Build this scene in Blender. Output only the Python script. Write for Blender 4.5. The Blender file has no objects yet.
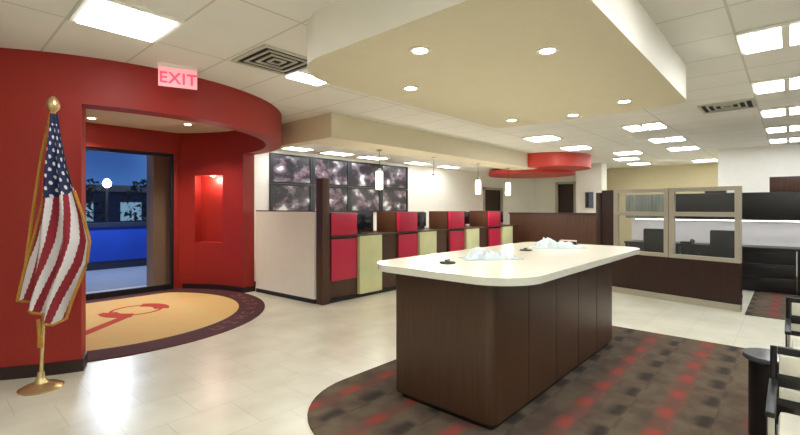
import bpy, bmesh, math, random
from mathutils import Vector, Matrix
random.seed(7)
S = bpy.context.scene
COL = S.collection
R = math.radians

# ------------------------------------------------------------ camera, world, exposure
cam_d = bpy.data.cameras.new('camera')
cam = bpy.data.objects.new('camera', cam_d)
COL.objects.link(cam)
cam.location = (0, 0, 1.5)
cam.rotation_euler = (R(90), 0, R(42 - 90))
cam_d.sensor_width = 36
cam_d.lens = 433 / 800 * 36
cam_d.shift_y = -9.5 / 800
cam_d.clip_start = 0.05
S.camera = cam
S.view_settings.view_transform = 'Standard'
S.view_settings.look = 'None'
S.view_settings.gamma = 1
S.view_settings.use_curve_mapping = False
S.view_settings.exposure = 1.25
S.cycles.diffuse_bounces = 8
LENS = 8.0        # emission of the ceiling light lenses
DOWN = 16.0       # watts of each small downlight
w = bpy.data.worlds.new('dusk_sky'); S.world = w; w.use_nodes = True
wn = w.node_tree.nodes; wl = w.node_tree.links
bg = wn['Background']
tc = wn.new('ShaderNodeTexCoord'); nz = wn.new('ShaderNodeTexNoise'); nz.inputs['Scale'].default_value = 2.2
rp = wn.new('ShaderNodeValToRGB')
rp.color_ramp.elements[0].position = .38; rp.color_ramp.elements[0].color = (.008, .025, .10, 1)
rp.color_ramp.elements[1].position = .72; rp.color_ramp.elements[1].color = (.06, .17, .42, 1)
wl.new(tc.outputs['Generated'], nz.inputs['Vector']); wl.new(nz.outputs['Fac'], rp.inputs['Fac']); wl.new(rp.outputs['Color'], bg.inputs['Color'])
bg.inputs['Strength'].default_value = 1.3

# ------------------------------------------------------------ materials
def hexc(h):
    r = [int(h[i:i+2], 16) / 255 for i in (0, 2, 4)]
    return tuple((c / 12.92 if c <= .04045 else ((c + .055) / 1.055) ** 2.4) for c in r) + (1,)
def mat(name, hx, rough=.5, metal=0, spec=.5, noise=0, scale=8, stretch=(1, 1, 1), hx2=None, bump=0, coat=0):
    m = bpy.data.materials.new(name); m.use_nodes = True
    n = m.node_tree.nodes; l = m.node_tree.links; b = n['Principled BSDF']
    b.inputs['Roughness'].default_value = rough; b.inputs['Metallic'].default_value = metal
    b.inputs['Specular IOR Level'].default_value = spec; b.inputs['Coat Weight'].default_value = coat
    c = hexc(hx); b.inputs['Base Color'].default_value = c
    t = n.new('ShaderNodeTexCoord'); mp = n.new('ShaderNodeMapping'); mp.inputs['Scale'].default_value = stretch
    z = n.new('ShaderNodeTexNoise'); z.inputs['Scale'].default_value = scale; z.inputs['Detail'].default_value = 5
    l.new(t.outputs['Object'], mp.inputs['Vector']); l.new(mp.outputs['Vector'], z.inputs['Vector'])
    r = n.new('ShaderNodeValToRGB'); r.color_ramp.elements[0].position = .3; r.color_ramp.elements[1].position = .7
    if hx2 is None:
        k = 1 - max(noise, .02)
        r.color_ramp.elements[0].color = (c[0]*k, c[1]*k, c[2]*k, 1)
    else:
        r.color_ramp.elements[0].color = hexc(hx2)
    r.color_ramp.elements[1].color = c
    l.new(z.outputs['Fac'], r.inputs['Fac']); l.new(r.outputs['Color'], b.inputs['Base Color'])
    if bump:
        bp = n.new('ShaderNodeBump'); bp.inputs['Strength'].default_value = bump; bp.inputs['Distance'].default_value = .01
        l.new(z.outputs['Fac'], bp.inputs['Height']); l.new(bp.outputs['Normal'], b.inputs['Normal'])
    return m
def emit(name, hx, st):
    m = mat(name, hx); b = m.node_tree.nodes['Principled BSDF']
    b.inputs['Emission Color'].default_value = hexc(hx); b.inputs['Emission Strength'].default_value = st
    return m
M = {}
M['white'] = mat('white_paint', 'eeece2', .7, noise=.03)
M['pillarwhite'] = mat('pillar_paint', 'e8e4d6', .7)
M['beige'] = mat('beige_paint', 'c9bd98', .8, noise=.04)
M['tan'] = mat('tan_ceiling_paint', 'dcd3b8', .8, noise=.03)
M['fascia'] = mat('white_fascia_paint', 'ebe7da', .6)
M['red'] = mat('red_wall_paint', '9c2116', .55, noise=.06, scale=3)
M['redtrim'] = mat('red_drum_paint', 'c03a2a', .5)
M['base'] = mat('dark_rubber_base', '2a1410', .5)
M['wood'] = mat('dark_walnut_laminate', '4e3524', .38, hx2='3d291b', scale=3, stretch=(22, 22, .8))
M['woodred'] = mat('dark_cherry_laminate', '331b13', .38, hx2='26140e', scale=3, stretch=(14, 14, .8))
M['brown'] = mat('brown_laminate', '523322', .4, hx2='402719', scale=3, stretch=(14, 14, .8))
M['kick'] = mat('black_kick_plate', '0d0a09', .5)
M['pink'] = mat('crimson_panel', 'c21f45', .35, noise=.1, scale=2.5)
M['green'] = mat('pale_green_panel', 'd9d7a4', .4, hx2='c8cfa0', scale=3)
M['slab'] = mat('cream_solid_surface', 'dcdbcd', .22, noise=.03, scale=30)
M['black'] = mat('black_plastic', '0c0c0f', .4)
M['hutch'] = mat('black_laminate', '130f0e', .35, hx2='0d0a0a', scale=3, stretch=(3, 12, 1))
M['screen'] = mat('dark_screen', '14161e', .1)
M['chrome'] = mat('polished_metal', 'c9c9c4', .18, 1)
M['alu'] = mat('champagne_aluminium', 'b5b0a0', .4, .3)
M['gold'] = mat('gold_metal', 'dcc08a', .28, .85)
M['fringe'] = mat('gold_fringe', 'c08a30', .7, noise=.4, scale=90)
M['brass'] = mat('pale_brass', 'd9c48c', .25, .7)
M['lilac'] = mat('pale_tackboard', 'd6d6d6', .8, noise=.05)
M['cream'] = mat('cream_upholstery', 'd9d6c6', .6, noise=.08, scale=20)
M['navy'] = mat('navy_cloth', '15204a', .8)
M['flagred'] = mat('red_cloth', '8f1f2c', .8)
M['flagwhite'] = mat('white_cloth', 'dcd8da', .8)
M['maroon'] = mat('maroon_carpet', '4f2024', .9, noise=.25, scale=60)
M['gold_field'] = mat('golden_carpet', 'd9a866', .9, hx2='cbb477', scale=5)
M['redcarpet'] = mat('red_carpet', 'b8341f', .9, noise=.2, scale=30)
M['letter'] = mat('rose_carpet_letters', '7c4a48', .9)
M['letterg'] = mat('ochre_carpet_letters', '8a5a30', .9)
M['asphalt'] = mat('exterior_paving', '8d97a8', .8, noise=.15)
M['bluepaint'] = mat('bright_blue_paint', '1548b8', .5, noise=.15, scale=2)
M['blackpaint'] = mat('dark_blue_paint', '10203f', .6)
M['taupe'] = mat('taupe_render', '9a7c66', .8)
M['darkleaf'] = mat('dark_foliage', '13201a', .9, hx2='070c10', scale=6)
M['steel'] = mat('bronze_door_frame', '2a2a30', .35, .6)
M['ventw'] = mat('grey_vent_metal', 'c4c2b4', .5)
M['ventd'] = mat('vent_shadow_metal', '0c0c0b', .7)
M['lens'] = emit('lit_diffuser', 'f6faff', LENS)
M['dlens'] = emit('lit_downlight', 'fff6df', 25)
M['pend'] = emit('lit_pendant_glass', 'fff0d0', 3.5)
M['exit'] = emit('lit_pink_acrylic', 'f0aab0', .22)
M['exitred'] = emit('lit_red_letters', 'e8506e', .25)
M['lampglow'] = emit('street_lamp_globe', 'e8f0ff', 12)
M['signglow'] = emit('distant_lit_window', 'bfe0d8', .12)
M['paper'] = mat('white_paper', 'b9cdda', .7)
def glassmat(name, hx, rough=.05, alpha=.25, tint='ffffff'):
    m = bpy.data.materials.new(name); m.use_nodes = True
    n = m.node_tree.nodes; l = m.node_tree.links; b = n['Principled BSDF']
    b.inputs['Base Color'].default_value = hexc(hx); b.inputs['Roughness'].default_value = rough
    t = n.new('ShaderNodeBsdfTransparent'); t.inputs['Color'].default_value = hexc(tint)
    mx = n.new('ShaderNodeMixShader'); mx.inputs['Fac'].default_value = alpha
    l.new(t.outputs[0], mx.inputs[1]); l.new(b.outputs[0], mx.inputs[2]); l.new(mx.outputs[0], n['Material Output'].inputs['Surface'])
    return m
M['glass'] = glassmat('door_glass', '101418', .05, .12)
M['pglass'] = glassmat('partition_glass', 'aab4b0', .06, .05)
M['film'] = glassmat('clear_crinkled_film', 'd3e3ec', .12, .6)

def ceiling_mat():
    m = mat('ceiling_tile', 'ecebe4', .9, noise=.05, scale=1.2)
    n = m.node_tree.nodes; l = m.node_tree.links; b = n['Principled BSDF']
    src = b.inputs['Base Color'].links[0].from_socket
    t = n.new('ShaderNodeTexCoord'); sp = n.new('ShaderNodeSeparateXYZ'); l.new(t.outputs['Object'], sp.inputs[0])
    def line(sock, off, per, wd):
        a = n.new('ShaderNodeMath'); a.operation = 'SUBTRACT'; a.inputs[1].default_value = off; l.new(sock, a.inputs[0])
        p = n.new('ShaderNodeMath'); p.operation = 'PINGPONG'; p.inputs[1].default_value = per / 2; l.new(a.outputs[0], p.inputs[0])
        q = n.new('ShaderNodeMath'); q.operation = 'LESS_THAN'; q.inputs[1].default_value = wd; l.new(p.outputs[0], q.inputs[0])
        return q.outputs[0]
    la = line(sp.outputs['X'], 1.3325, .605, .009); lb = line(sp.outputs['Y'], .3275, 1.21, .009)
    mx = n.new('ShaderNodeMath'); mx.operation = 'MAXIMUM'; l.new(la, mx.inputs[0]); l.new(lb, mx.inputs[1])
    mc = n.new('ShaderNodeMix'); mc.data_type = 'RGBA'; l.new(mx.outputs[0], mc.inputs[0]); l.new(src, mc.inputs[6]); mc.inputs[7].default_value = hexc('cdccc2')
    l.new(mc.outputs[2], b.inputs['Base Color'])
    return m
def floor_mat():
    m = mat('cream_travertine_tile', 'e4e2d2', .28, hx2='cfccb8', scale=2.2)
    n = m.node_tree.nodes; l = m.node_tree.links; b = n['Principled BSDF']
    src = b.inputs['Base Color'].links[0].from_socket
    t = n.new('ShaderNodeTexCoord')
    br = n.new('ShaderNodeTexBrick'); br.offset = .5; br.inputs['Scale'].default_value = 1
    br.inputs['Brick Width'].default_value = .46; br.inputs['Row Height'].default_value = .46; br.inputs['Mortar Size'].default_value = .004
    br.inputs['Color1'].default_value = (1, 1, 1, 1); br.inputs['Color2'].default_value = (.95, .95, .94, 1); br.inputs['Mortar'].default_value = (.82, .82, .8, 1)
    l.new(t.outputs['Object'], br.inputs['Vector'])
    mc = n.new('ShaderNodeMix'); mc.data_type = 'RGBA'; mc.blend_type = 'MULTIPLY'; mc.inputs[0].default_value = 1
    l.new(src, mc.inputs[6]); l.new(br.outputs['Color'], mc.inputs[7]); l.new(mc.outputs[2], b.inputs['Base Color'])
    return m
def carpet_mat():
    m = bpy.data.materials.new('patterned_carpet'); m.use_nodes = True
    n = m.node_tree.nodes; l = m.node_tree.links; b = n['Principled BSDF']; b.inputs['Roughness'].default_value = .95
    b.inputs['Specular IOR Level'].default_value = .15
    t = n.new('ShaderNodeTexCoord'); nz = n.new('ShaderNodeTexNoise'); nz.inputs['Scale'].default_value = 5; nz.inputs['Detail'].default_value = 3
    l.new(t.outputs['Object'], nz.inputs['Vector'])
    sc = n.new('ShaderNodeVectorMath'); sc.operation = 'SCALE'; sc.inputs['Scale'].default_value = .05; l.new(nz.outputs['Color'], sc.inputs[0])
    ad = n.new('ShaderNodeVectorMath'); l.new(t.outputs['Object'], ad.inputs[0]); l.new(sc.outputs[0], ad.inputs[1])
    sp = n.new('ShaderNodeSeparateXYZ'); l.new(ad.outputs[0], sp.inputs[0])
    def M2(op, a, v=None, c=None):
        q = n.new('ShaderNodeMath'); q.operation = op; l.new(a, q.inputs[0])
        if v is not None:
            if hasattr(v, 'node'): l.new(v, q.inputs[1])
            else: q.inputs[1].default_value = v
        return q.outputs[0]
    def mask(px, py, ox, oy, wx, wy, shift):
        v = M2('DIVIDE', M2('SUBTRACT', sp.outputs['Y'], oy), py)
        row = M2('FLOOR', v); fv = M2('SUBTRACT', v, row)
        u = M2('ADD', M2('DIVIDE', M2('SUBTRACT', sp.outputs['X'], ox), px), M2('MULTIPLY', row, shift))
        fu = M2('FRACT', u)
        def soft(s, wdt):
            a = M2('PINGPONG', M2('ADD', s, .5 - wdt / 2), .5)
            r = n.new('ShaderNodeMapRange'); r.inputs['From Min'].default_value = .5 - wdt / 2 - .07; r.inputs['From Max'].default_value = .5 - wdt / 2 + .07
            r.inputs['To Min'].default_value = 0; r.inputs['To Max'].default_value = 1; l.new(a, r.inputs['Value']); return r.outputs[0]
        return M2('MULTIPLY', soft(fu, wx), soft(fv, wy))
    base = n.new('ShaderNodeValToRGB'); base.color_ramp.elements[0].position = .35; base.color_ramp.elements[1].position = .65
    base.color_ramp.elements[0].color = hexc('54463d'); base.color_ramp.elements[1].color = hexc('655a4a')
    l.new(nz.outputs['Fac'], base.inputs['Fac'])
    cur = base.outputs['Color']
    for (args, hx) in (((.42, .5, .1, .14, .95, .2, .5), '674840'), ((.42, .5, .0, .14, .42, .2, .5), '87423a'), ((.42, .5, .22, .42, .5, .2, .5), '3a342f')):
        k = mask(*args)
        mc = n.new('ShaderNodeMix'); mc.data_type = 'RGBA'; l.new(k, mc.inputs[0]); l.new(cur, mc.inputs[6]); mc.inputs[7].default_value = hexc(hx)
        cur = mc.outputs[2]
    l.new(cur, b.inputs['Base Color'])
    return m
M['ceil'] = ceiling_mat(); M['floor'] = floor_mat(); M['carpet'] = carpet_mat()

# ------------------------------------------------------------ mesh helpers
def bm_box(bm, x0, x1, y0, y1, z0, z1, bev=0):
    vs = [bm.verts.new((x, y, z)) for z in (z0, z1) for (x, y) in ((x0, y0), (x1, y0), (x1, y1), (x0, y1))]
    fs = [bm.faces.new([vs[i] for i in f]) for f in ((3, 2, 1, 0), (4, 5, 6, 7), (0, 1, 5, 4), (1, 2, 6, 5), (2, 3, 7, 6), (3, 0, 4, 7))]
    if bev:
        es = list({e for f in fs for e in f.edges})
        bmesh.ops.bevel(bm, geom=es, offset=bev, segments=2, affect='EDGES', profile=.6)
def bm_prism(bm, pts, z0, z1):
    a = [bm.verts.new((x, y, z0)) for x, y in pts]; b = [bm.verts.new((x, y, z1)) for x, y in pts]
    n = len(pts)
    bm.faces.new(a[::-1]); bm.faces.new(b)
    for i in range(n): bm.faces.new((a[i], a[(i+1) % n], b[(i+1) % n], b[i]))
def bm_tube(bm, pts, r, seg=10):
    pts = [Vector(p) for p in pts]; rings = []
    up = Vector((0, 0, 1))
    for i, p in enumerate(pts):
        d = (pts[min(i+1, len(pts)-1)] - pts[max(i-1, 0)]).normalized()
        u = d.cross(up if abs(d.z) < .95 else Vector((1, 0, 0))).normalized(); v = d.cross(u)
        rr = r[i] if isinstance(r, (list, tuple)) else r
        rings.append([bm.verts.new(p + (u*math.cos(2*math.pi*k/seg) + v*math.sin(2*math.pi*k/seg))*rr) for k in range(seg)])
    for a, b in zip(rings, rings[1:]):
        for k in range(seg): bm.faces.new((a[k], a[(k+1) % seg], b[(k+1) % seg], b[k]))
    bm.faces.new(rings[0][::-1]); bm.faces.new(rings[-1])
def bm_lathe(bm, prof, cx=0, cy=0, seg=32):
    rings = []
    for r, z in prof:
        rings.append([bm.verts.new((cx + max(r, .0005)*math.cos(2*math.pi*k/seg), cy + max(r, .0005)*math.sin(2*math.pi*k/seg), z)) for k in range(seg)])
    for a, b in zip(rings, rings[1:]):
        for k in range(seg): bm.faces.new((a[k], a[(k+1) % seg], b[(k+1) % seg], b[k]))
    bm.faces.new(rings[0][::-1]); bm.faces.new(rings[-1])
def bm_arc(bm, cx, cy, r0, r1, t0, t1, z0, z1, n=None):
    n = n or max(2, int(abs(t1 - t0) / 3)); secs = []
    for i in range(n + 1):
        t = R(t0 + (t1 - t0) * i / n); c, s = math.cos(t), math.sin(t)
        secs.append([bm.verts.new((cx + r*c, cy + r*s, z)) for r, z in ((r0, z0), (r1, z0), (r1, z1), (r0, z1))])
    for a, b in zip(secs, secs[1:]):
        for k in range(4): bm.faces.new((a[k], b[k], b[(k+1) % 4], a[(k+1) % 4]))
    bm.faces.new(secs[0]); bm.faces.new(secs[-1][::-1])
def rrect(x0, x1, y0, y1, r, n=8):
    rr = r if isinstance(r, (list, tuple)) else [r]*4; out = []
    for (cx, cy, a), q in zip(((x0, y0, 180), (x1, y0, 270), (x1, y1, 0), (x0, y1, 90)), rr):
        px = cx + (q if cx == x0 else -q); py = cy + (q if cy == y0 else -q)
        for i in range(n + 1):
            t = R(a + 90*i/n); out.append((px + q*math.cos(t), py + q*math.sin(t)))
    return out
def obj(name, bm, m, parent=None, smooth=False, kind=None, label=None):
    bmesh.ops.recalc_face_normals(bm, faces=bm.faces)
    me = bpy.data.meshes.new(name); bm.to_mesh(me); bm.free()
    if m is not None: me.materials.append(m)
    if smooth:
        for p in me.polygons: p.use_smooth = True
        try: me.set_sharp_from_angle(angle=R(40))
        except Exception: pass
    o = bpy.data.objects.new(name, me); COL.objects.link(o)
    if parent: o.parent = parent
    if kind: o['kind'] = kind
    if label: o['label'] = label
    return o
def box(name, b, m, parent=None, bev=0, **k):
    bm = bmesh.new(); bm_box(bm, *b, bev=bev); return obj(name, bm, m, parent, smooth=bool(bev), **k)
def tag(o, label, cat, group=None, kind=None):
    o['label'] = label; o['category'] = cat
    if group: o['group'] = group
    if kind: o['kind'] = kind
    return o
def thing(name, label, cat, loc=(0, 0, 0), rz=0, group=None):
    o = bpy.data.objects.new(name, None); COL.objects.link(o); o.location = loc; o.rotation_euler = (0, 0, rz); o.empty_display_size = .1
    return tag(o, label, cat, group)
def kids(o): return [c for c in COL.objects if c.parent == o]
def copy_tree(o, parent=None):
    c = o.copy(); COL.objects.link(c)
    if parent: c.parent = parent
    for ch in kids(o): copy_tree(ch, c)
    return c
def place(o, loc, rz=None, label=None):
    o.location = loc
    if rz is not None: o.rotation_euler = (0, 0, rz)
    if label: o['label'] = label
    return o
def struct(name, bm, m, parent=None, smooth=False): return obj(name, bm, m, parent, smooth, kind='structure')
def sbox(name, b, m, parent=None): return box(name, b, m, parent, kind='structure')

# ------------------------------------------------------------ shell
CX, CY, RO, RI = 1.78, 6.99, 2.28, 2.05
H = 2.9
sbox('floor', (-4, 17, -5, 9.3, -.1, 0), M['floor'])
sbox('ceiling', (-4, 17, -5, 9.3, H, H + .1), M['ceil'])
sbox('wall_back', (-4.1, -4, -5, 9.3, 0, H), M['white'])
sbox('wall_right', (-4.1, 17.1, -5.1, -5, 0, H), M['white'])
# mural wall with a door opening
bm = bmesh.new()
bm_box(bm, 3.95, 12.57, 7.6, 7.75, 0, H); bm_box(bm, 13.86, 17.1, 7.6, 7.75, 0, H); bm_box(bm, 12.57, 13.86, 7.6, 7.75, 2.16, H)
struct('wall_left', bm, M['white'])
# far wall with a doorway
bm = bmesh.new()
bm_box(bm, 16.6, 16.75, 6.7, 7.6, 0, H); bm_box(bm, 16.6, 16.75, 1.2, 6.05, 0, H); bm_box(bm, 16.6, 16.75, 6.05, 6.7, 2.45, H)
struct('wall_far', bm, M['white'])
sbox('wall_far_beige', (16.5, 16.6, 1.2, 5.0, 0, H), M['beige'])
sbox('wall_office', (12.8, 16.6, -5, 1.28, 0, H), M['white'])
d1 = sbox('door_1', (12.6, 13.83, 7.66, 7.72, 0, 2.15), M['woodred'])
bm = bmesh.new(); bm_box(bm, 12.57, 12.66, 7.56, 7.63, 0, 2.2); bm_box(bm, 13.78, 13.87, 7.56, 7.63, 0, 2.2); bm_box(bm, 12.57, 13.87, 7.56, 7.63, 2.12, 2.2)
struct('door_frame', bm, M['alu'], d1)
d2 = sbox('door_2', (16.68, 16.74, 6.05, 6.7, 0, 2.45), M['woodred'])
bm = bmesh.new(); bm_box(bm, 16.55, 16.62, 5.98, 6.08, 0, 2.5); bm_box(bm, 16.55, 16.62, 6.68, 6.78, 0, 2.5); bm_box(bm, 16.55, 16.62, 5.98, 6.78, 2.42, 2.5)
struct('door_frame', bm, M['alu'], d2)
# entrance wall (outside wall of the vestibule) and glass doors
bm = bmesh.new()
bm_box(bm, -4, .55, 8.45, 8.65, 0, H); bm_box(bm, 3.15, 4.2, 8.45, 8.65, 0, H); bm_box(bm, .55, 3.15, 8.45, 8.65, 2.5, H)
struct('wall_entrance', bm, M['red'])
sbox('wall_return', (3.95, 4.1, 7.75, 8.6, 0, H), M['white'])
# red drum: column, bulkhead, curved wall with niche
bm = bmesh.new()
bm_arc(bm, CX, CY, RI, RO, -222, -110, 0, 2.46)
bm_arc(bm, CX, CY, RI, RO, -222, 44, 2.46, H, n=90)
bm_arc(bm, CX, CY, RI, RO, 5, 20, 0, 2.46)
bm_arc(bm, CX, CY, RI, RO, 36.5, 45, 0, 2.46)
bm_arc(bm, CX, CY, RI, RO, 20, 36.5, 0, .86)
bm_arc(bm, CX, CY, RI, RO, 20, 36.5, 2.1, 2.46)
bm_arc(bm, CX, CY, RO - .02, RO + .03, 19, 37.5, .8, 2.16)
struct('wall_drum', bm, M['red'], smooth=True)
bm = bmesh.new()
bm_arc(bm, CX, CY, RO, RO + .015, -222, -110, 0, .11); bm_arc(bm, CX, CY, RI - .015, RI, 5, 43, 0, .1)
bm_arc(bm, CX, CY, RI - .015, RO + .015, 4.6, 5.1, 0, .1); bm_arc(bm, CX, CY, RI - .015, RO + .015, -110.2, -109.6, 0, .11)
struct('baseboard_drum', bm, M['base'])
bm = bmesh.new(); bm_lathe(bm, [(RI - .01, H - .012), (RI - .01, H - .002)], CX, CY, 64)
struct('ceiling_vestibule', bm, M['tan'])
dr = bpy.data.objects.new('door_3', None); COL.objects.link(dr); dr.location = (1.85, 8.5, 0); dr['kind'] = 'structure'
for i, (x0, x1) in enumerate(((-1.3, -.35), (-.35, 1.3))):
    bm = bmesh.new()
    for a in ((x0, x0 + .045), (x1 - .045, x1)): bm_box(bm, a[0], a[1], -.03, .03, 0, 2.5)
    bm_box(bm, x0 + .045, x1 - .045, -.03, .03, 0, .1); bm_box(bm, x0 + .045, x1 - .045, -.03, .03, 2.44, 2.5)
    f = struct('door_frame', bm, M['steel'], dr)
    sbox('door_glass', (x0 + .045, x1 - .045, -.006, .006, .1, 2.44), M['glass'], f)
    sbox('door_handle', (x0 + .06 if i else x1 - .1, x0 + .1 if i else x1 - .06, -.09, -.03, .9, 1.25), M['chrome'], f)

# ceiling cloud over the island
bm = bmesh.new(); bm_prism(bm, rrect(1.89, 5.25, .76, 2.95, [.25, .2, .25, .5]), 2.57, H)
o = struct('trim_ceiling_cloud', bm, M['fascia'], smooth=False); o.data.materials.append(M['tan'])
for p in o.data.polygons:
    if p.normal.z < -.9: p.material_index = 1
# soffit over the tellers
bm = bmesh.new(); bm_box(bm, 4.05, 11.0, 5.0, 5.7, 2.54, H); bm_box(bm, 4.05, 4.25, 5.7, 7.6, 2.54, H)
struct('trim_teller_soffit', bm, M['tan'])
bm = bmesh.new(); bm_box(bm, 4.25, 16.6, 5.7, 7.6, 2.66, H)
struct('trim_soffit_panel', bm, M['white'])
# round red bulkhead
bm = bmesh.new(); bm_lathe(bm, [(1.15, 2.56), (1.15, H)], 11.6, 5.02, 64)
struct('trim_round_bulkhead', bm, M['redtrim'], smooth=True)
bm = bmesh.new(); bm_lathe(bm, [(1.25, 2.48), (1.25, 2.6)], 12.35, 5.8, 64)
struct('trim_bulkhead_wing', bm, M['redtrim'], smooth=True)
# pillar at far end
sbox('wall_pillar', (14.1, 14.6, 4.32, 5.1, 0, H), M['pillarwhite'])
sbox('wall_pillar_beige', (16.3, 16.6, 5.2, 5.8, 0, H), M['beige'])
sbox('baseboard_left', (4.05, 12.5, 7.585, 7.6, 0, .1), M['base'])

# ------------------------------------------------------------ carpets
bm = bmesh.new(); bm_prism(bm, rrect(1.72, 5.87, -2.4, 2.88, [.6, .6, .3, .75], 12), 0.0005, .012)
tag(obj('area_carpet', bm, M['carpet']), 'large rounded brown carpet with red and black blocks under the island', 'carpet')
bm = bmesh.new(); bm_box(bm, 7.75, 12.78, -4.9, .47, .0005, .011)
tag(obj('office_carpet', bm, M['carpet']), 'brown patterned carpet in the office area beside the glazed partition', 'carpet')
rug = thing('entry_medallion', 'round golden floor inlay with maroon border at the red entrance', 'floor inlay', (CX, CY, 0))
bm = bmesh.new(); bm_arc(bm, 0, 0, 1.66, 2.035, 135, 405, .0005, .01, n=96); bm_prism(bm, [(-1.17, 1.18), (1.17, 1.18), (1.42, 1.44), (-1.42, 1.44)], .0006, .0098); obj('border', bm, M['maroon'], rug, label='maroon carpet ring')
bm = bmesh.new(); bm_prism(bm, [(1.66*math.cos(R(135 + 270*k/80)), 1.66*math.sin(R(135 + 270*k/80))) for k in range(81)], .0005, .009); obj('field', bm, M['gold_field'], rug, label='golden round field')
bm = bmesh.new()
ex, ey = 2.13 - CX, 7.1 - CY
bm_arc(bm, ex, ey, .30, .34, 0, 360, .0095, .012, n=48)
bm_arc(bm, ex, ey, .22, .42, -30, 62, .0095, .013, n=14)
bm_arc(bm, ex, ey, .24, .46, 165, 245, .0095, .013, n=14)
def strip(bm, a, b, wd, z0=.0095, z1=.0128):
    a, b = Vector(a), Vector(b); d = (b - a).normalized(); p = Vector((-d.y, d.x)) * wd / 2
    bm_prism(bm, [tuple(a - p), tuple(b - p), tuple(b + p), tuple(a + p)], z0, z1)
strip(bm, (ex - .2, ey - .3), (-.72, -1.0), .13)
strip(bm, (ex - .42, ey + .12), (ex - .2, ey - .22), .1)
obj('emblem', bm, M['redcarpet'], rug, label='red ring and shaft emblem')
# worn, unreadable lettering round the border
strokes = [((0, 0, 0, 1), (0, 1, .6, 1), (.6, 1, .6, 0)), ((0, 0, .6, 0), (.3, 0, .3, 1), (0, 1, .6, 1)), ((0, 0, 0, 1), (0, .5, .6, .5), (.6, 0, .6, 1)),
           ((0, 0, 0, 1), (0, 1, .6, 1), (0, 0, .6, 0)), ((0, 1, .3, 0), (.3, 0, .6, 1), (.15, .5, .45, .5))]
for k in range(9):
    t = R(-68 + k * 8.6); r0 = 1.75; bm = bmesh.new()
    rd = Vector((math.cos(t), math.sin(t))); tg = Vector((-rd.y, rd.x))
    for (a, b, c, d) in strokes[k % 5]:
        P = lambda u, v: rd * (r0 + .02 + v * .14) + tg * ((u - .3) * .2)
        strip(bm, P(a, b), P(c, d), .028, .0105, .013)
    obj('letter', bm, M['letterg'] if k > 7 else M['letter'], rug)

# ------------------------------------------------------------ ceiling lights
def troffer(split):
    t = thing('ceiling_light', '', 'ceiling light')
    bm = bmesh.new(); s = .2975
    for b in ((-s, s, -s, -s + .03), (-s, s, s - .03, s), (-s, -s + .045, -s + .03, s - .03), (s - .045, s, -s + .03, s - .03)): bm_box(bm, b[0], b[1], b[2], b[3], -.022, -.002)
    if split: bm_box(bm, -s + .03, s - .03, -.025, .025, -.038, -.002)
    obj('frame', bm, M['white'], t)
    for (y0, y1) in (((-s + .03, -.025), (.025, s - .03)) if split else ((-s + .045, s - .045),)):
        box('diffuser', (-s + .045, s - .045, y0, y1, -.034, -.006), M['lens'], t, bev=.004)
    return t
X = [1.03 + 1.815 * k for k in range(-3, 10)]
names = {}
tA, tB = troffer(False), troffer(True)
used = set()
def put(kind, x, y, label, z=H):
    src = tA if kind == 'A' else tB
    o = copy_tree(src) if kind in used else src
    used.add(kind); place(o, (x, y, z), label=label); o['group'] = 'recessed ceiling lights'
put('A', 1.03, 3.655, 'large square ceiling light above the red entrance wall, top left')
put('A', 2.78, 3.82, 'short narrow ceiling light beside the corner of the tan ceiling cloud')
[o for o in COL.objects if o.get('label', '').startswith('short narrow')][0].scale = (.8, .42, 1)
put('A', 8.29, 3.655, 'square ceiling light just beyond the tan cloud, next to the round red bulkhead')
put('A', 10.1, 3.655, 'square ceiling light directly in front of the round red bulkhead')
put('A', 11.9, 3.02, 'small distant square ceiling light right of the round red bulkhead')
put('A', 13.3, 3.42, 'small distant ceiling light, second from the far beige wall')
put('A', 15.0, 3.5, 'smallest ceiling light, nearest to the far beige wall left of the partition')
put('B', 8.29, 1.84, 'twin lens ceiling light nearest to the far corner of the tan cloud')
put('B', 10.1, 1.84, 'twin lens ceiling light, middle of the three above the glazed partition')
put('B', 11.85, 1.84, 'twin lens ceiling light, furthest of the three above the glazed partition')
put('B', 15.3, 1.84, 'faint distant ceiling light above the beige wall at the white wall corner')
for i, (x, l) in enumerate(((4.66, 'nearest and largest twin lens ceiling light at the upper right edge'), (6.475, 'second twin lens ceiling light from the front in the right hand row'),
        (8.29, 'third twin lens ceiling light from the front in the right hand row'), (10.105, 'fourth twin lens ceiling light from the front in the right hand row'), (11.8, 'furthest twin lens ceiling light in the right hand row, by the white wall'))):
    put('B', x, .025, l)
for x in (-2.6, -.785, 1.03, 2.845):
    for y in (.025, -1.79): put('A', x, y, 'square ceiling light in the part of the lobby behind the viewer')
for x in (4.66, 6.475, 8.29, 10.1):
    put('A', x, -1.79, 'square ceiling light over the office area right of the frame')
put('A', -.785, 2.4, 'square ceiling light in the part of the lobby behind the viewer')
# soffit lights
s0 = None
for i, (x, y) in enumerate(((4.85, 7.1), (5.9, 7.1), (6.95, 7.1), (8.55, 7.1), (9.9, 7.1))):
    lb = ['above the left end of the photo mural', 'above the second photos of the mural', 'above the third photos of the mural', 'above the bright wall past the mural', 'above the furthest tellers'][i]
    if i == 0:
        s0 = thing('soffit_light', '', 'ceiling light'); bm = bmesh.new()
        for b in ((-.36, .36, -.2, -.17), (-.36, .36, .17, .2), (-.36, -.33, -.17, .17), (.33, .36, -.17, .17)): bm_box(bm, *b, -.02, -.001)
        obj('frame', bm, M['white'], s0); box('diffuser', (-.33, .33, -.17, .17, -.014, -.004), M['lens'], s0); o = s0
    else: o = copy_tree(s0)
    place(o, (x, y, 2.66), label='recessed strip light in the low soffit ' + lb); o['group'] = 'lights in the teller soffit'
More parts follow.
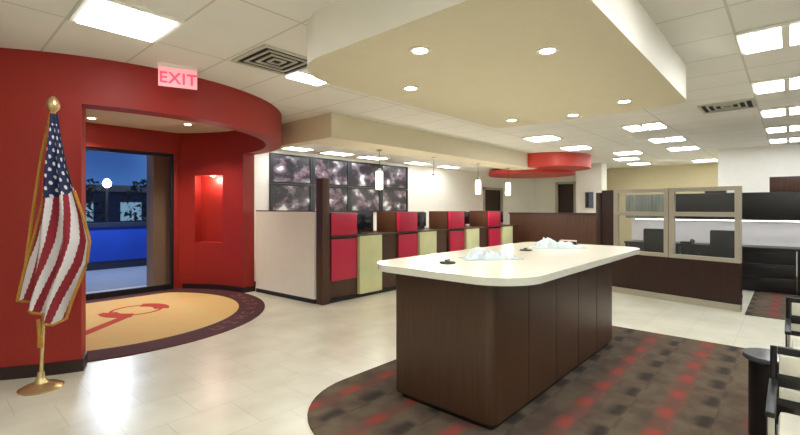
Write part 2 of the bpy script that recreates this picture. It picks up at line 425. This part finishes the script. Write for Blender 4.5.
# downlights
def downlight():
    t = thing('downlight', '', 'downlight')
    bm = bmesh.new(); bm_arc(bm, 0, 0, .05, .075, 0, 360, -.008, -.001, n=28); obj('trim_ring', bm, M['white'], t)
    bm = bmesh.new(); bm_lathe(bm, [(.05, -.006), (.05, -.002)], 0, 0, 28); obj('bulb', bm, M['dlens'], t)
    ld = bpy.data.lights.new('downlight_beam', 'SPOT'); ld.energy = DOWN; ld.spot_size = R(120); ld.spot_blend = .8; ld.shadow_soft_size = .05; ld.color = (1, .92, .78)
    lo = bpy.data.objects.new('beam', ld); COL.objects.link(lo); lo.parent = t; lo.location = (0, 0, -.02)
    return t
dl = downlight(); first = True
for (x, y, z, l) in ((2.27, 1.86, 2.57, 'bright downlight nearest the left point of the tan ceiling cloud'), (2.85, 1.22, 2.57, 'bright downlight in the middle of the tan cloud, right of its pair'),
                     (2.93, 2.51, 2.57, 'smaller downlight near the left side of the tan cloud'), (4.72, 1.23, 2.57, 'small downlight near the right side of the tan cloud'),
                     (4.82, 2.51, 2.57, 'dim downlight at the far left corner of the tan cloud'), (5.02, 1.85, 2.57, 'dim downlight in the middle of the far end of the cloud'),
                     (1.78, 8.00, H - .012, 'left downlight in the tan ceiling inside the red entrance'), (2.97, 7.39, H - .012, 'right downlight in the tan ceiling inside the red entrance'),
                     (3.3, 7.25, 2.899, 'downlight washing the curved red niche wall')):
    if l.startswith('downlight washing'): continue
    o = dl if first else copy_tree(dl); first = False
    place(o, (x, y, z), label=l); o['group'] = 'small round downlights'
    if 'red entrance' in l:
        b = [c for c in kids(o) if c.type == 'LIGHT'][0]; b.data = b.data.copy(); b.data.energy = 60
# wash lights over white wall at the tellers and a street side lamp live in their fittings below

# vents
def vent(x, y, rz, l):
    t = thing('ceiling_vent', l, 'vent', (x, y, H), rz, 'ceiling vents')
    bm = bmesh.new(); s = .3
    for b in ((-s, s, -s, -s + .03), (-s, s, s - .03, s), (-s, -s + .03, -s + .03, s - .03), (s - .03, s, -s + .03, s - .03)): bm_box(bm, b[0], b[1], b[2], b[3], -.02, -.001)
    obj('frame', bm, M['ventw'], t)
    box('backing', (-s + .03, s - .03, -s + .03, s - .03, -.006, -.001), M['ventd'], t)
    for k in range(3):
        bm = bmesh.new(); q = .045 + k * .075
        for b in ((-q - .022, q + .022, -q - .022, -q), (-q - .022, q + .022, q, q + .022), (-q - .022, -q, -q, q), (q, q + .022, -q, q)): bm_box(bm, b[0], b[1], b[2], b[3], -.018, -.007)
        obj('louvre', bm, M['ventw'], t)
vent(2.27, 3.62, 0, 'square louvred ceiling vent between the red drum and the tan cloud')
vent(7.4, .64, 0, 'square dark ceiling vent right of the tan cloud')

nl = thing('niche_light', 'small lamp at the top of the niche in the red wall', 'lamp', (CX + 2.14*math.cos(R(28)), CY + 2.14*math.sin(R(28)), 2.098))
bm = bmesh.new(); bm_lathe(bm, [(.03, -.012), (.035, 0)], 0, 0, 20); obj('fitting', bm, M['dlens'], nl)
ld = bpy.data.lights.new('niche_beam', 'POINT'); ld.energy = 5; ld.shadow_soft_size = .03; ld.color = (1, .9, .8)
lo = bpy.data.objects.new('beam', ld); COL.objects.link(lo); lo.parent = nl; lo.location = (0, 0, -.07)
# smoke detector style dots left out; exit sign
ang = math.atan2(4.40 - 4.53, 1.90 - 1.54)
ex_ = thing('exit_sign', 'lit pink exit sign hanging under the ceiling before the red drum', 'sign', (1.70, 4.46, 2.68), ang)
box('face_panel', (-.17, .17, -.012, .012, 0, .19), M['exit'], ex_, bev=.003)
box('canopy', (-.175, .175, -.035, .035, .19, .223), M['white'], ex_)
fc = bpy.data.curves.new('exit_text', 'FONT'); fc.body = 'EXIT'; fc.size = .15; fc.align_x = 'CENTER'; fc.extrude = .003; fc.space_character = 1.1; fc.offset = .003
fo = bpy.data.objects.new('tmp', fc); COL.objects.link(fo); bpy.context.view_layer.update()
me = bpy.data.meshes.new_from_object(fo); bpy.data.objects.remove(fo)
for v in me.vertices: v.co = Vector((v.co.x, -.0155 - v.co.z, v.co.y + .034))
me.materials.clear(); me.materials.append(M['exitred'])
o = bpy.data.objects.new('lettering', me); COL.objects.link(o); o.parent = ex_; o['label'] = 'red letters reading EXIT'

# ------------------------------------------------------------ island
isl = thing('service_island', 'dark walnut freestanding counter with rounded cream top on the carpet', 'counter', (0, 0, .012))
bm = bmesh.new(); bm_prism(bm, rrect(2.53, 5.1, 1.45, 2.33, [.07, .02, .02, .02]), .04, .998)
o = obj('cabinet_body', bm, M['wood'], isl, smooth=True)
bm = bmesh.new(); bm_prism(bm, rrect(2.56, 5.07, 1.48, 2.3, .03), 0, .04); obj('kick_plate', bm, M['kick'], isl)
pp = rrect(2.38, 5.42, 1.2, 2.55, [.34, .25, .25, .3], 12)
bm = bmesh.new(); bm_prism(bm, pp, .998, 1.048)
bmesh.ops.bevel(bm, geom=[e for e in bm.edges if abs(e.verts[0].co.z - e.verts[1].co.z) < 1e-5], offset=.01, segments=2, affect='EDGES')
obj('countertop', bm, M['slab'], isl, smooth=True, label='rounded cream solid countertop')
for x in (3.05, 3.56, 4.07, 4.58): # thin door gaps along the long side
    box('panel_seam', (x - .0015, x + .0015, 1.4485, 1.451, .05, .99), M['kick'], isl)
ZT = 1.0605
def crumple(name, x, y, L, W_, Hh, rz, seed, label):
    rnd = random.Random(seed); t = thing(name, label, 'leaflets', (x, y, ZT), rz, 'wrapped leaflet bundles on the island')
    bm = bmesh.new(); nx, ny = 15, 9; g = []
    for i in range(nx):
        row = []
        for j in range(ny):
            u, v = i/(nx-1)*2-1, j/(ny-1)*2-1
            e = max(0, 1 - abs(u)**2.5) * max(0, 1 - abs(v)**2.5)
            pk = math.exp(-((u + .45)/.4)**2)*1.0 + math.exp(-((u - .45)/.45)**2)*.55
            z = .004 + Hh * e**.6 * pk * (.65 + .5*rnd.random())
            row.append(bm.verts.new((u*L/2 + rnd.uniform(-.01, .01), v*W_/2 + rnd.uniform(-.01, .01), z)))
        g.append(row)
    for i in range(nx-1):
        for j in range(ny-1):
            a, b, c, d = g[i][j], g[i+1][j], g[i+1][j+1], g[i][j+1]
            bm.faces.new((a, b, c)); bm.faces.new((a, c, d))
    o = obj('clear_wrap', bm, M['film'], t, label='crinkled clear plastic wrap'); md = o.modifiers.new('s', 'SOLIDIFY'); md.thickness = .002
    for k in range(5):
        p = box('leaflet', (-.1, .1, -.045, .045, 0, .004), M['paper'], t)
        p.location = (-L*.28 + k*L*.12, rnd.uniform(-.02, .02), .003 + .0045 * k); p.rotation_euler = (0, 0, rnd.uniform(-.4, .4))
    return t
crumple('leaflet_bundle', 3.33, 1.93, .52, .22, .11, R(-38), 3, 'crinkled clear wrapped leaflets, nearer pile on the island top')
crumple('leaflet_bundle', 4.72, 1.92, .56, .26, .12, R(-38), 5, 'crinkled clear wrapped leaflets, further pile on the island top')
def dish(x, y, l):
    t = thing('pen_base', l, 'pen base', (x, y, ZT), 0, 'black pen bases on the island')
    bm = bmesh.new(); bm_lathe(bm, [(.062, 0), (.066, .004), (.06, .012), (.02, .018)], 0, 0, 28); obj('base', bm, M['black'], t, smooth=True)
    bm = bmesh.new(); bm_tube(bm, [(-.03, 0, .024), (.03, .0, .024)], .005); obj('pen', bm, M['black'], t)
dish(2.82, 2.03, 'round black pen base in front of the nearer leaflet pile')
dish(4.2, 2.03, 'round black pen base between the two leaflet piles')
t = thing('forms_tray', 'black tray with pink paper at the far end of the island', 'tray', (5.24, 1.99, ZT), R(10))
bm = bmesh.new(); bm_box(bm, -.08, .08, -.11, .11, 0, .015); bm_box(bm, -.08, -.07, -.11, .11, .015, .04); bm_box(bm, .07, .08, -.11, .11, .015, .04); obj('tray', bm, M['black'], t)
box('papers', (-.06, .06, -.09, .09, .0152, .05), mat('pinkish_paper', 'cdb4ac', .8), t)

# ------------------------------------------------------------ tellers
pl = thing('end_panel', 'large white panel closing the left end of the teller line', 'panel', (0, 0, 0))
def quad_prism(bm, a, b, th, z0, z1):
    a, b = Vector(a), Vector(b); d = (b - a).normalized(); p = Vector((-d.y, d.x)) * th
    bm_prism(bm, [tuple(a), tuple(b), tuple(b + p), tuple(a + p)], z0, z1)
bm = bmesh.new(); quad_prism(bm, (4.03, 7.1), (4.13, 5.52), .05, .07, 1.44); obj('board', bm, M['white'], pl, label='white laminate board')
bm = bmesh.new(); quad_prism(bm, (4.035, 7.1), (4.135, 5.52), .045, 0, .07); obj('kick_plate', bm, M['kick'], pl)
bm = bmesh.new(); quad_prism(bm, (4.03, 7.1), (4.13, 5.52), .05, 1.44, 1.46); obj('cap_rail', bm, M['brown'], pl)
tag(box('corner_post', (4.15, 4.29, 5.34, 5.5, 0, 1.96), M['brown'], bev=.004), 'tall brown square post at the corner of the teller line', 'post')
def teller():
    t = thing('teller_station', '', 'teller station', group='teller stations')
    # local x from 0 (pink left edge) to 1.62, y 0 = front
    box('cabinet', (0, 1.56, .03, .75, .0, 1.03), M['brown'], t)
    box('upper_cabinet', (0, .6, .05, .55, 1.05, 1.43), M['brown'], t)
    box('upper_panel', (.03, .57, .0, .05, 1.06, 1.42), M['pink'], t, bev=.004, label='crimson upper front panel')
    box('lower_panel', (.03, .57, .0, .03, .34, 1.0), M['pink'], t, bev=.004, label='crimson lower front panel')
    box('green_panel', (.6, 1.13, -.04, .03, .06, 1.03), M['green'], t, bev=.004, label='pale green front panel')
    box('ledge', (0, 1.56, -.03, .8, 1.03, 1.05), M['wood'], t, bev=.003)
    box('kick_plate', (.0, 1.56, .0, .03, 0, .06), M['kick'], t)
    box('screen_divider', (.6, 1.56, .62, .66, 1.05, 1.42), M['woodred'], t)
    return t
tl = teller()
def monitor():
    t = thing('computer_monitor', '', 'monitor', group='monitors on the teller counters')
    box('screen', (-.23, .23, -.02, .02, .07, .36), M['screen'], t, bev=.006)
    bm = bmesh.new(); bm_box(bm, -.03, .03, .02, .05, .01, .25); obj('stand', bm, M['black'], t)
    box('foot', (-.1, .1, -.05, .1, 0, .012), M['black'], t, bev=.003)
    return t
mn = monitor()
def pendant():
    t = thing('pendant_lamp', '', 'pendant lamp', group='pendant lamps over the tellers')
    bm = bmesh.new(); bm_lathe(bm, [(.058, 1.83), (.062, 1.85), (.062, 2.13), (.055, 2.15)], 0, 0, 24); obj('glass_shade', bm, M['pend'], t, smooth=True, label='glowing white glass cylinder')
    bm = bmesh.new(); bm_lathe(bm, [(.03, 2.15), (.03, 2.2)], 0, 0, 16); obj('cap', bm, M['chrome'], t)
    bm = bmesh.new(); bm_tube(bm, [(0, 0, 2.2), (0, 0, 2.52)], .004, 6); obj('cord', bm, M['black'], t)
    bm = bmesh.new(); bm_lathe(bm, [(.05, 2.515), (.05, 2.535)], 0, 0, 16); obj('ceiling_plate', bm, M['chrome'], t)
    ld = bpy.data.lights.new('pendant_glow', 'POINT'); ld.energy = 10; ld.color = (1, .9, .75); ld.shadow_soft_size = .08
    lo = bpy.data.objects.new('glow', ld); COL.objects.link(lo); lo.parent = t; lo.location = (0, 0, 1.78)
    return t
pn = pendant()
for i, x in enumerate((4.32, 5.9, 7.53, 9.15)):
    nm = ['nearest, beside the white end panel', 'second from the white end panel', 'third from the white end panel', 'furthest from the white end panel'][i]
    o = tl if i == 0 else copy_tree(tl); place(o, (x, 5.37, 0), label='brown teller station with crimson and pale green fronts, ' + nm)
    o = mn if i == 0 else copy_tree(mn); place(o, (x + .9, 5.62, 1.052), label='dark monitor on the teller counter, ' + nm)
for i, x in enumerate((5.47, 7.05, 8.75, 10.2)):
    nm = ['left one in front of the photo mural', 'second one, before the bright white wall', 'third one, left of the far brown door', 'furthest one, right of the far brown door'][i]
    o = pn if i == 0 else copy_tree(pn); place(o, (x, 5.42, 0), label='small glowing cylinder pendant lamp, ' + nm)
# low dark wall joining the tellers at the far end
lw = thing('low_divider_wall', 'low dark brown panelled divider between the tellers and pillar', 'divider', (0, 0, 0))
box('panel', (11.2, 11.34, 3.42, 5.9, .08, 1.34), M['brown'], lw)
box('cap_rail', (11.16, 11.38, 3.4, 5.92, 1.34, 1.375), M['woodred'], lw, bev=.003)
box('kick_plate', (11.21, 11.33, 3.43, 5.89, 0, .08), M['kick'], lw)

# ------------------------------------------------------------ mural photos
def photo_mat(seed):
    m = bpy.data.materials.new('mural_print'); m.use_nodes = True
    n = m.node_tree.nodes; l = m.node_tree.links; b = n['Principled BSDF']; b.inputs['Roughness'].default_value = .35
    t = n.new('ShaderNodeTexCoord'); mp = n.new('ShaderNodeMapping'); mp.inputs['Location'].default_value = (seed*3.1, seed*1.7, seed); mp.inputs['Scale'].default_value = (1, 1, 1.3)
    l.new(t.outputs['Object'], mp.inputs['Vector'])
    a = n.new('ShaderNodeTexNoise'); a.inputs['Scale'].default_value = 3.4; a.inputs['Detail'].default_value = 6; l.new(mp.outputs[0], a.inputs['Vector'])
    v = n.new('ShaderNodeTexVoronoi'); v.inputs['Scale'].default_value = 9; l.new(mp.outputs[0], v.inputs['Vector'])
    r = n.new('ShaderNodeValToRGB'); cr = r.color_ramp
    cr.elements[0].position = .41; cr.elements[0].color = hexc('15161e'); cr.elements[1].position = .68; cr.elements[1].color = hexc('dcdcd8')
    for p, h in ((.46, '2c2a36'), (.51, '6a4c54'), (.57, '62666e')):
        e = cr.elements.new(p); e.color = hexc(h)
    l.new(a.outputs['Fac'], r.inputs['Fac'])
    mx = n.new('ShaderNodeMix'); mx.data_type = 'RGBA'; mx.blend_type = 'OVERLAY'; mx.inputs[0].default_value = .45
    bw = n.new('ShaderNodeRGBToBW'); l.new(v.outputs['Color'], bw.inputs[0])
    l.new(r.outputs['Color'], mx.inputs[6]); l.new(bw.outputs[0], mx.inputs[7]); l.new(mx.outputs[2], b.inputs['Base Color'])
    return m
xs = [4.6, 5.62, 6.66, 7.7, 8.72]
colname = ['leftmost', 'second', 'third', 'rightmost']
for i in range(4):
    for j, (z0, z1) in enumerate(((1.4, 1.99), (1.99, 2.59))):
        t = thing('mural_photo', f"{colname[i]} {'lower' if j == 0 else 'upper'} black and white town photo of the dark framed mural", 'picture', ((xs[i]+xs[i+1])/2, 7.6, (z0+z1)/2), 0, 'photos of the wall mural')
        hw, hh = (xs[i+1]-xs[i])/2 - .003, (z1-z0)/2 - .003
        bm = bmesh.new(); f = .06
        bm_box(bm, -hw, hw, -.04, 0, -hh, -hh+f*.6); bm_box(bm, -hw, hw, -.04, 0, hh-f*.6, hh); bm_box(bm, -hw, -hw+f, -.04, 0, -hh+f*.6, hh-f*.6); bm_box(bm, hw-f, hw, -.04, 0, -hh+f*.6, hh-f*.6)
        obj('frame', bm, mat('slate_frame', '12151c', .4), t)
        box('print', (-hw+f, hw-f, -.02, -.005, -hh+f*.6, hh-f*.6), photo_mat(i*2+j+1), t)

# ------------------------------------------------------------ glazed partition
PA, PB = Vector((8.36, 2.56)), Vector((7.92, .53))
ln = (PB - PA).length; ang = math.atan2(PB.y - PA.y, PB.x - PA.x)
pt = thing('glazed_partition', 'dark low office partition with two glazed aluminium bays on top', 'partition', (PA.x, PA.y, 0), ang)
box('lower_panel', (0, ln, .0, .08, .1, .7), M['woodred'], pt)
box('base_rail', (0, ln, -.02, .08, 0, .1), M['alu'], pt, label='pale metal base rail')
box('end_post', (-.1, 0, -.02, .1, 0, 1.78), M['woodred'], pt, bev=.004)
def frame(x0, x1):
    f = .07; z0, zm, z1 = .7, 1.4, 1.82
    bm = bmesh.new()
    bm_box(bm, x0, x0+f, 0, .07, z0, z1); bm_box(bm, x1-f, x1, 0, .07, z0, z1)
    for a in ((z0, z0+.06), (zm-.03, zm+.04), (z1-.06, z1)): bm_box(bm, x0+f, x1-f, 0, .07, *a)
    fr = obj('window_frame', bm, M['alu'], pt)
    box('pane', (x0+f, x1-f, .03, .038, z0+.06, zm-.03), M['pglass'], fr); box('pane', (x0+f, x1-f, .03, .038, zm+.04, z1-.06), M['pglass'], fr)
frame(.22, 1.12); frame(1.13, ln)
box('filler_panel', (0, .22, 0, .07, .7, 1.82), M['woodred'], pt)

hu = thing('hutch_workstation', 'black office workstation with overhead cabinets and pale back panel', 'workstation', (10.05, 0, .011))
box('overhead_cabinet', (0, .4, -2.4, 1.68, 1.28, 1.77), M['hutch'], hu, bev=.004)
box('back_panel', (.5, .55, -2.4, 2.6, .79, 1.28), M['lilac'], hu, label='pale lilac tackboard')
box('desktop', (-.1, .6, -2.4, 2.6, .75, .79), M['hutch'], hu, bev=.003)
box('cabinet_back', (.4, .56, -2.4, 2.6, 1.28, 1.77), M['hutch'], hu)
for (y0, y1) in ((-2.4, -1.2), (-1.18, -.1), (-.08, .66), (.68, 1.6), (1.62, 2.54)):
    for k in range(3):
        d = box('drawer', (-.02, 0, y0+.01, y1-.01, .02+k*.245, .255+k*.245), M['hutch'], hu, bev=.003)
        box('handle', (-.035, -.02, (y0+y1)/2-.1, (y0+y1)/2+.1, .19+k*.245, .2+k*.245), M['steel'], d)
    box('pedestal', (0, .55, y0, y1, 0, .75), M['hutch'], hu)
box('side_panel', (0, .55, 2.55, 2.6, 0, .75), M['hutch'], hu)
tag(box('storage_box', (10.1, 10.5, -1.2, .27, 1.785, 2.05), M['brown'], bev=.005), 'reddish brown box on top of the black overhead cabinet', 'box')
tag(box('brown_binder', (10.12, 10.4, .9, 1.22, 1.785, 1.84), M['brown'], bev=.004), 'flat brown binder lying above the right glazed bay', 'binder')
box('frosted_cabinet', (.02, .4, 1.7, 2.6, 1.28, 1.77), mat('frosted_grey_green', '8d948b', .3, hx2='5c625c', scale=4, stretch=(1, 6, .3)), hu, bev=.004, label='grey green frosted overhead cabinet')
tk = box('task_light', (.08, .34, -2.3, 2.5, 1.262, 1.279), M['white'], hu)
box('tube', (.18, .24, -2.25, 2.45, 1.248, 1.262), emit('lit_task_tube', 'f6f4f6', 4), tk)
t = thing('desk_phone', 'small black desk phone beside the chair in the lower right glass bay', 'phone', (10.1, 1.5, .802), R(80))
bm = bmesh.new(); bm_prism(bm, rrect(-.1, .1, -.09, .09, .02), 0, .04); obj('base', bm, M['black'], t)
bm = bmesh.new(); bm_tube(bm, [(-.1, -.05, .05), (-.09, .0, .075), (-.09, .06, .075), (-.1, .1, .05)], .02, 8); obj('handset', bm, M['black'], t, smooth=True)
def office_chair(x, y, rz, l):
    t = thing('office_chair', l, 'chair', (x, y, .011), rz)
    bm = bmesh.new(); bm_box(bm, -.24, .24, -.24, .24, .44, .52, bev=.03); obj('seat', bm, M['black'], t, smooth=True)
    bm = bmesh.new(); bm_box(bm, -.22, .22, .2, .27, .62, 1.1, bev=.03); obj('backrest', bm, M['black'], t, smooth=True)
    bm = bmesh.new(); bm_tube(bm, [(0, .15, .46), (0, .28, .5), (0, .275, .75)], .02, 8); obj('back_bracket', bm, M['black'], t)
    bm = bmesh.new(); bm_lathe(bm, [(.03, .1), (.025, .44)], 0, 0, 14); obj('gas_column', bm, M['chrome'], t)
    for s in (-1, 1):
        bm = bmesh.new(); bm_tube(bm, [(s*.22, .0, .48), (s*.29, .0, .5), (s*.29, 0, .68), (s*.29, -.12, .7)], .016, 8); obj('armrest', bm, M['black'], t)
    for k in range(5):
        a = 2*math.pi*k/5; bm = bmesh.new(); bm_tube(bm, [(0, 0, .11), (.28*math.cos(a), .28*math.sin(a), .075)], [.025, .015], 8); b = obj('base_leg', bm, M['black'], t)
        bm = bmesh.new(); bm_lathe(bm, [(.015, 0), (.028, .012), (.028, .045), (.015, .058)], .28*math.cos(a), .28*math.sin(a), 12); obj('caster', bm, M['black'], b)
office_chair(9.15, .88, R(-100), 'black office chair seen through the lower right glass bay')
office_chair(9.1, 1.83, R(-80), 'black office chair seen through the lower left glass bay')


# wall phone on the pillar
t = thing('wall_phone', 'grey wall phone mounted on the white pillar', 'phone', (14.1, 4.68, 1.75), 0)
box('body', (-.05, 0, -.12, .12, -.25, .25), mat('grey_phone', '5b6470', .5), t, bev=.01)
box('handset', (-.09, -.05, .0, .08, -.22, .22), M['black'], t, bev=.01)

# ------------------------------------------------------------ flag
fl = thing('flag_on_pole', 'american flag with gold fringe drooping from a gold floor pole', 'flag', (.69, 4.62, 0), R(42 - 90))
# local +x runs to the right of the picture, -y is toward the viewer
bm = bmesh.new(); bm_lathe(bm, [(.15, 0), (.155, .012), (.12, .03), (.05, .05), (.03, .09), (.022, .14)], -.015, 0, 32); obj('stand', bm, M['brass'], fl, smooth=True)
bm = bmesh.new(); bm_tube(bm, [(-.015, 0, .13), (.085, 0, 2.26)], .013, 12); obj('pole', bm, M['brass'], fl, smooth=True)
bm = bmesh.new(); bm_lathe(bm, [(.012, 2.24), (.028, 2.26), (.012, 2.28), (.02, 2.3), (.045, 2.33), (.05, 2.36), (.035, 2.4), (.012, 2.43)], .085, 0, 20); obj('finial', bm, M['gold'], fl, smooth=True, label='gold ornament topping the pole')
bm = bmesh.new()
bm_tube(bm, [(.085, -.02, 2.3), (.05, -.07, 1.95), (-.02, -.08, 1.45), (-.08, -.08, 1.0)], .012, 8); obj('gold_cord', bm, M['fringe'], fl, smooth=True)
def interp(tb, z):
    for (za, xa), (zb, xb) in zip(tb, tb[1:]):
        if za >= z >= zb: return xa + (xb - xa) * (za - z) / (za - zb)
    return tb[-1][1]
k_ = 3.6 / 433
def pz(py): return 1.5 + (208 - py) * k_
def px_(p): return (p + 7.5 - 41.5) * k_
LE = [(pz(116), px_(50)), (pz(140), px_(47)), (pz(170), px_(42)), (pz(200), px_(39)), (pz(230), px_(33)), (pz(270), px_(25)), (pz(300), px_(20)), (pz(330), px_(18))]
RE = [(pz(116), px_(57)), (pz(140), px_(61)), (pz(170), px_(67)), (pz(195), px_(74)), (pz(215), px_(81)), (pz(240), px_(87)), (pz(262), px_(84)), (pz(300), px_(68)), (pz(330), px_(58))]
BOT = lambda u: pz(298 + 30*u + (-12 if u > .8 else 0)*(u-.8)*5)
NU, NV = 120, 220
ztop = pz(116)
bm = bmesh.new(); grid = []; 
def flag_pt(u, v):
    zb = BOT(u); z = ztop + (zb - ztop) * v
    x0, x1 = interp(LE, z), interp(RE, z)
    x = x0 + (x1 - x0) * u
    amp = .012 + .04 * v
    y = -.075 + amp * math.sin(u * 5 * math.pi + .6*math.sin(4*v)) + .015 * math.sin(u*11 + v*5) - .02*math.sin(math.pi*u)
    return Vector((x, y, z))
for i in range(NU + 1): grid.append([bm.verts.new(flag_pt(i/NU, j/NV)) for j in range(NV + 1)])
fm = []
for i in range(NU):
    for j in range(NV):
        f = bm.faces.new((grid[i][j], grid[i+1][j], grid[i+1][j+1], grid[i][j+1]))
        u, v = (i+.5)/NU, (j+.5)/NV
        vb = .46 - .10 * u                       # lower edge of the blue canton
        if v < vb:
            a = u * 7; b = v * 30; col = int(b) % 2; a2 = (a + .5*col) % 1; b2 = b % 1
            d = math.hypot((a2 - .5)*1.1, (b2 - .5)*.7)
            f.material_index = 2 if d < .2 and .06 < u < .96 and v > .05 else 0
        else:
            s = (u + .3*v) * 12
            f.material_index = 1 if int(math.floor(s)) % 2 == 0 else 2
        f.smooth = True
me = bpy.data.meshes.new('flag_cloth'); bm.to_mesh(me); bm.free()
for m in ('navy', 'flagred', 'flagwhite'): me.materials.append(M[m])
fo = bpy.data.objects.new('flag_cloth', me); COL.objects.link(fo); fo.parent = fl; fo['label'] = 'draped cloth with navy star field and red and white stripes'
md = fo.modifiers.new('thick', 'SOLIDIFY'); md.thickness = .004
bm = bmesh.new()
for path in ([flag_pt(0, j/40) for j in range(41)] + [flag_pt(i/30, 1) for i in range(1, 31)] + [flag_pt(1, 1 - j/40) for j in range(1, 26)],):
    bm_tube(bm, [(p.x, p.y, p.z) for p in path], .012, 6)
obj('fringe', bm, M['fringe'], fl, smooth=True, label='gold fringe along the flag edges')
bm = bmesh.new(); bm_tube(bm, [(.0, -.05, pz(318)), (.02, -.06, pz(330)), (.03, -.06, pz(345))], [.012, .016, .022], 8); obj('tassel', bm, M['fringe'], fl, smooth=True)

# ------------------------------------------------------------ guest chairs and side table
def guest_chair():
    t = thing('guest_chair', '', 'chair', group='guest chairs')
    for s in (-1, 1):
        x = s*.27
        bm = bmesh.new(); bm_tube(bm, [(x, -.27, 0), (x, -.2, .625)], .014, 10); obj('leg', bm, M['chrome'], t, smooth=True, label='chrome front leg')
        bm = bmesh.new(); bm_tube(bm, [(x, .3, 0), (x, .22, .43), (x, .262, .80)], .014, 10); obj('leg', bm, M['black'], t, smooth=True)
        bm = bmesh.new(); bm_box(bm, x-.017, x+.017, -.24, .24, .62, .645, bev=.008); obj('armrest', bm, M['black'], t, smooth=True)
    bm = bmesh.new(); bm_box(bm, -.25, .25, -.25, .23, .43, .5, bev=.025); obj('seat', bm, M['cream'], t, smooth=True, label='cream seat cushion')
    bm = bmesh.new(); bm_box(bm, -.26, .26, -.24, .22, .4, .432); obj('seat_frame', bm, M['black'], t)
    for k, (z0, z1) in enumerate(((.52, .555), (.61, .67), (.765, .80))):
        y = .235 + (z0-.5)*.1
        bm = bmesh.new(); bm_box(bm, -.256, .256, y-.012, y+.014, z0, z1, bev=.004); obj('back_rail', bm, M['black'], t, smooth=True)
    for z0, z1 in ((.556, .609), (.671, .764)):
        y = .235 + (z0-.5)*.1
        bm = bmesh.new(); bm_box(bm, -.25, .25, y-.016, y+.018, z0, z1, bev=.008); obj('back_pad', bm, M['cream'], t, smooth=True, label='cream back pad')
    bm = bmesh.new(); bm_tube(bm, [(-.27, .285, .2), (.27, .285, .2)], .01, 8); obj('stretcher', bm, M['chrome'], t)
    return t
gc = guest_chair(); place(gc, (2.58, -.21, .016), R(-90), 'black and cream guest chair with chrome legs, nearest at the right edge')
g2 = copy_tree(gc); place(g2, (4.19, -.26, .016), R(-90), 'black and cream guest chair beyond the round side table')
st = thing('side_table', 'round black drum side table between the guest chairs', 'table', (3.68, .09, .012))
bm = bmesh.new(); bm_lathe(bm, [(.115, 0), (.115, .49), (.14, .51)], 0, 0, 32); obj('drum', bm, M['black'], st, smooth=True)
bm = bmesh.new(); bm_lathe(bm, [(.145, .51), (.15, .518), (.15, .532), (.145, .54)], 0, 0, 40); obj('tabletop', bm, mat('smoked_top', '45454c', .15), st, smooth=True)

# ------------------------------------------------------------ outside the doors
sbox('floor_pavement', (-6, 16, 9.3, 30, -.12, -.02), M['asphalt'])
t = thing('blue_barrier', 'long bright blue low wall outside the glass doors', 'wall', (0, 0, -.02))
box('wall_face', (1.2, 5.2, 12.6, 12.9, .2, 1.05), M['bluepaint'], t)
box('cap', (1.15, 5.25, 12.55, 12.95, 1.05, 1.15), M['blackpaint'], t); box('foot', (1.2, 5.2, 12.62, 12.88, 0, .2), M['blackpaint'], t)
tag(box('taupe_column', (2.93, 3.5, 8.85, 9.2, -.02, 3.4), M['taupe']), 'taupe square column outside the right edge of the glass doors', 'column')
def tree(x, y, h, r, seed, l):
    rnd = random.Random(seed); t = thing('shrub', l, 'shrub', (x, y, -.02), 0, 'dark shrubs outside')
    bm = bmesh.new(); bm_tube(bm, [(0, 0, 0), (.03, .02, h*.5)], [.07, .04], 8); obj('trunk', bm, M['taupe'], t)
    bm = bmesh.new()
    for k in range(260):
        a = rnd.uniform(0, 6.28); q = rnd.random()**.5; zz = rnd.uniform(-1, 1); rr = math.sqrt(max(0, 1-zz*zz))*q
        c = Vector((rr*math.cos(a)*r, rr*math.sin(a)*r, h*.62 + zz*h*.38)); s = .12
        v = [bm.verts.new(c + Vector((rnd.uniform(-s, s), rnd.uniform(-s, s), rnd.uniform(-s, s)))) for _ in range(3)]
        bm.faces.new(v)
    obj('foliage', bm, M['darkleaf'], t)
for i, (x, y) in enumerate(((3.2, 15.5), (4.9, 15.6), (6.6, 15.4))): tree(x, y, 2.4, .7, i, ['left', 'middle', 'right'][i] + 'most dark shrub behind the blue wall outside')
t = thing('low_building', 'dark distant building with lit windows beyond the shrubs', 'building', (6, 24, -.02))
box('wall', (-7, 6, 0, 3, 0, 2.3), M['blackpaint'], t); box('roof', (-7.3, 6.3, -.3, 3.3, 2.3, 2.6), M['taupe'], t)
for k in range(5): box('window', (-5.5+k*2, -4.6+k*2, -.03, 0, .9, 1.8), M['signglow'], t)
sl = thing('street_lamp', 'street lamp with a glowing white head outside the doors', 'street lamp', (3.27, 13.2, -.02))
bm = bmesh.new(); bm_tube(bm, [(0, 0, 0), (0, 0, 2.05)], .035, 10); obj('pole', bm, M['steel'], sl)
bm = bmesh.new(); bm_lathe(bm, [(.03, 2.05), (.09, 2.1), (.1, 2.17), (.06, 2.25), (.02, 2.28)], 0, 0, 20); obj('globe', bm, M['lampglow'], sl, smooth=True)
ld = bpy.data.lights.new('street_glow', 'POINT'); ld.energy = 130; ld.color = (.75, .85, 1); ld.shadow_soft_size = .15
lo = bpy.data.objects.new('glow', ld); COL.objects.link(lo); lo.parent = sl; lo.location = (-.3, -1.6, 2.6)
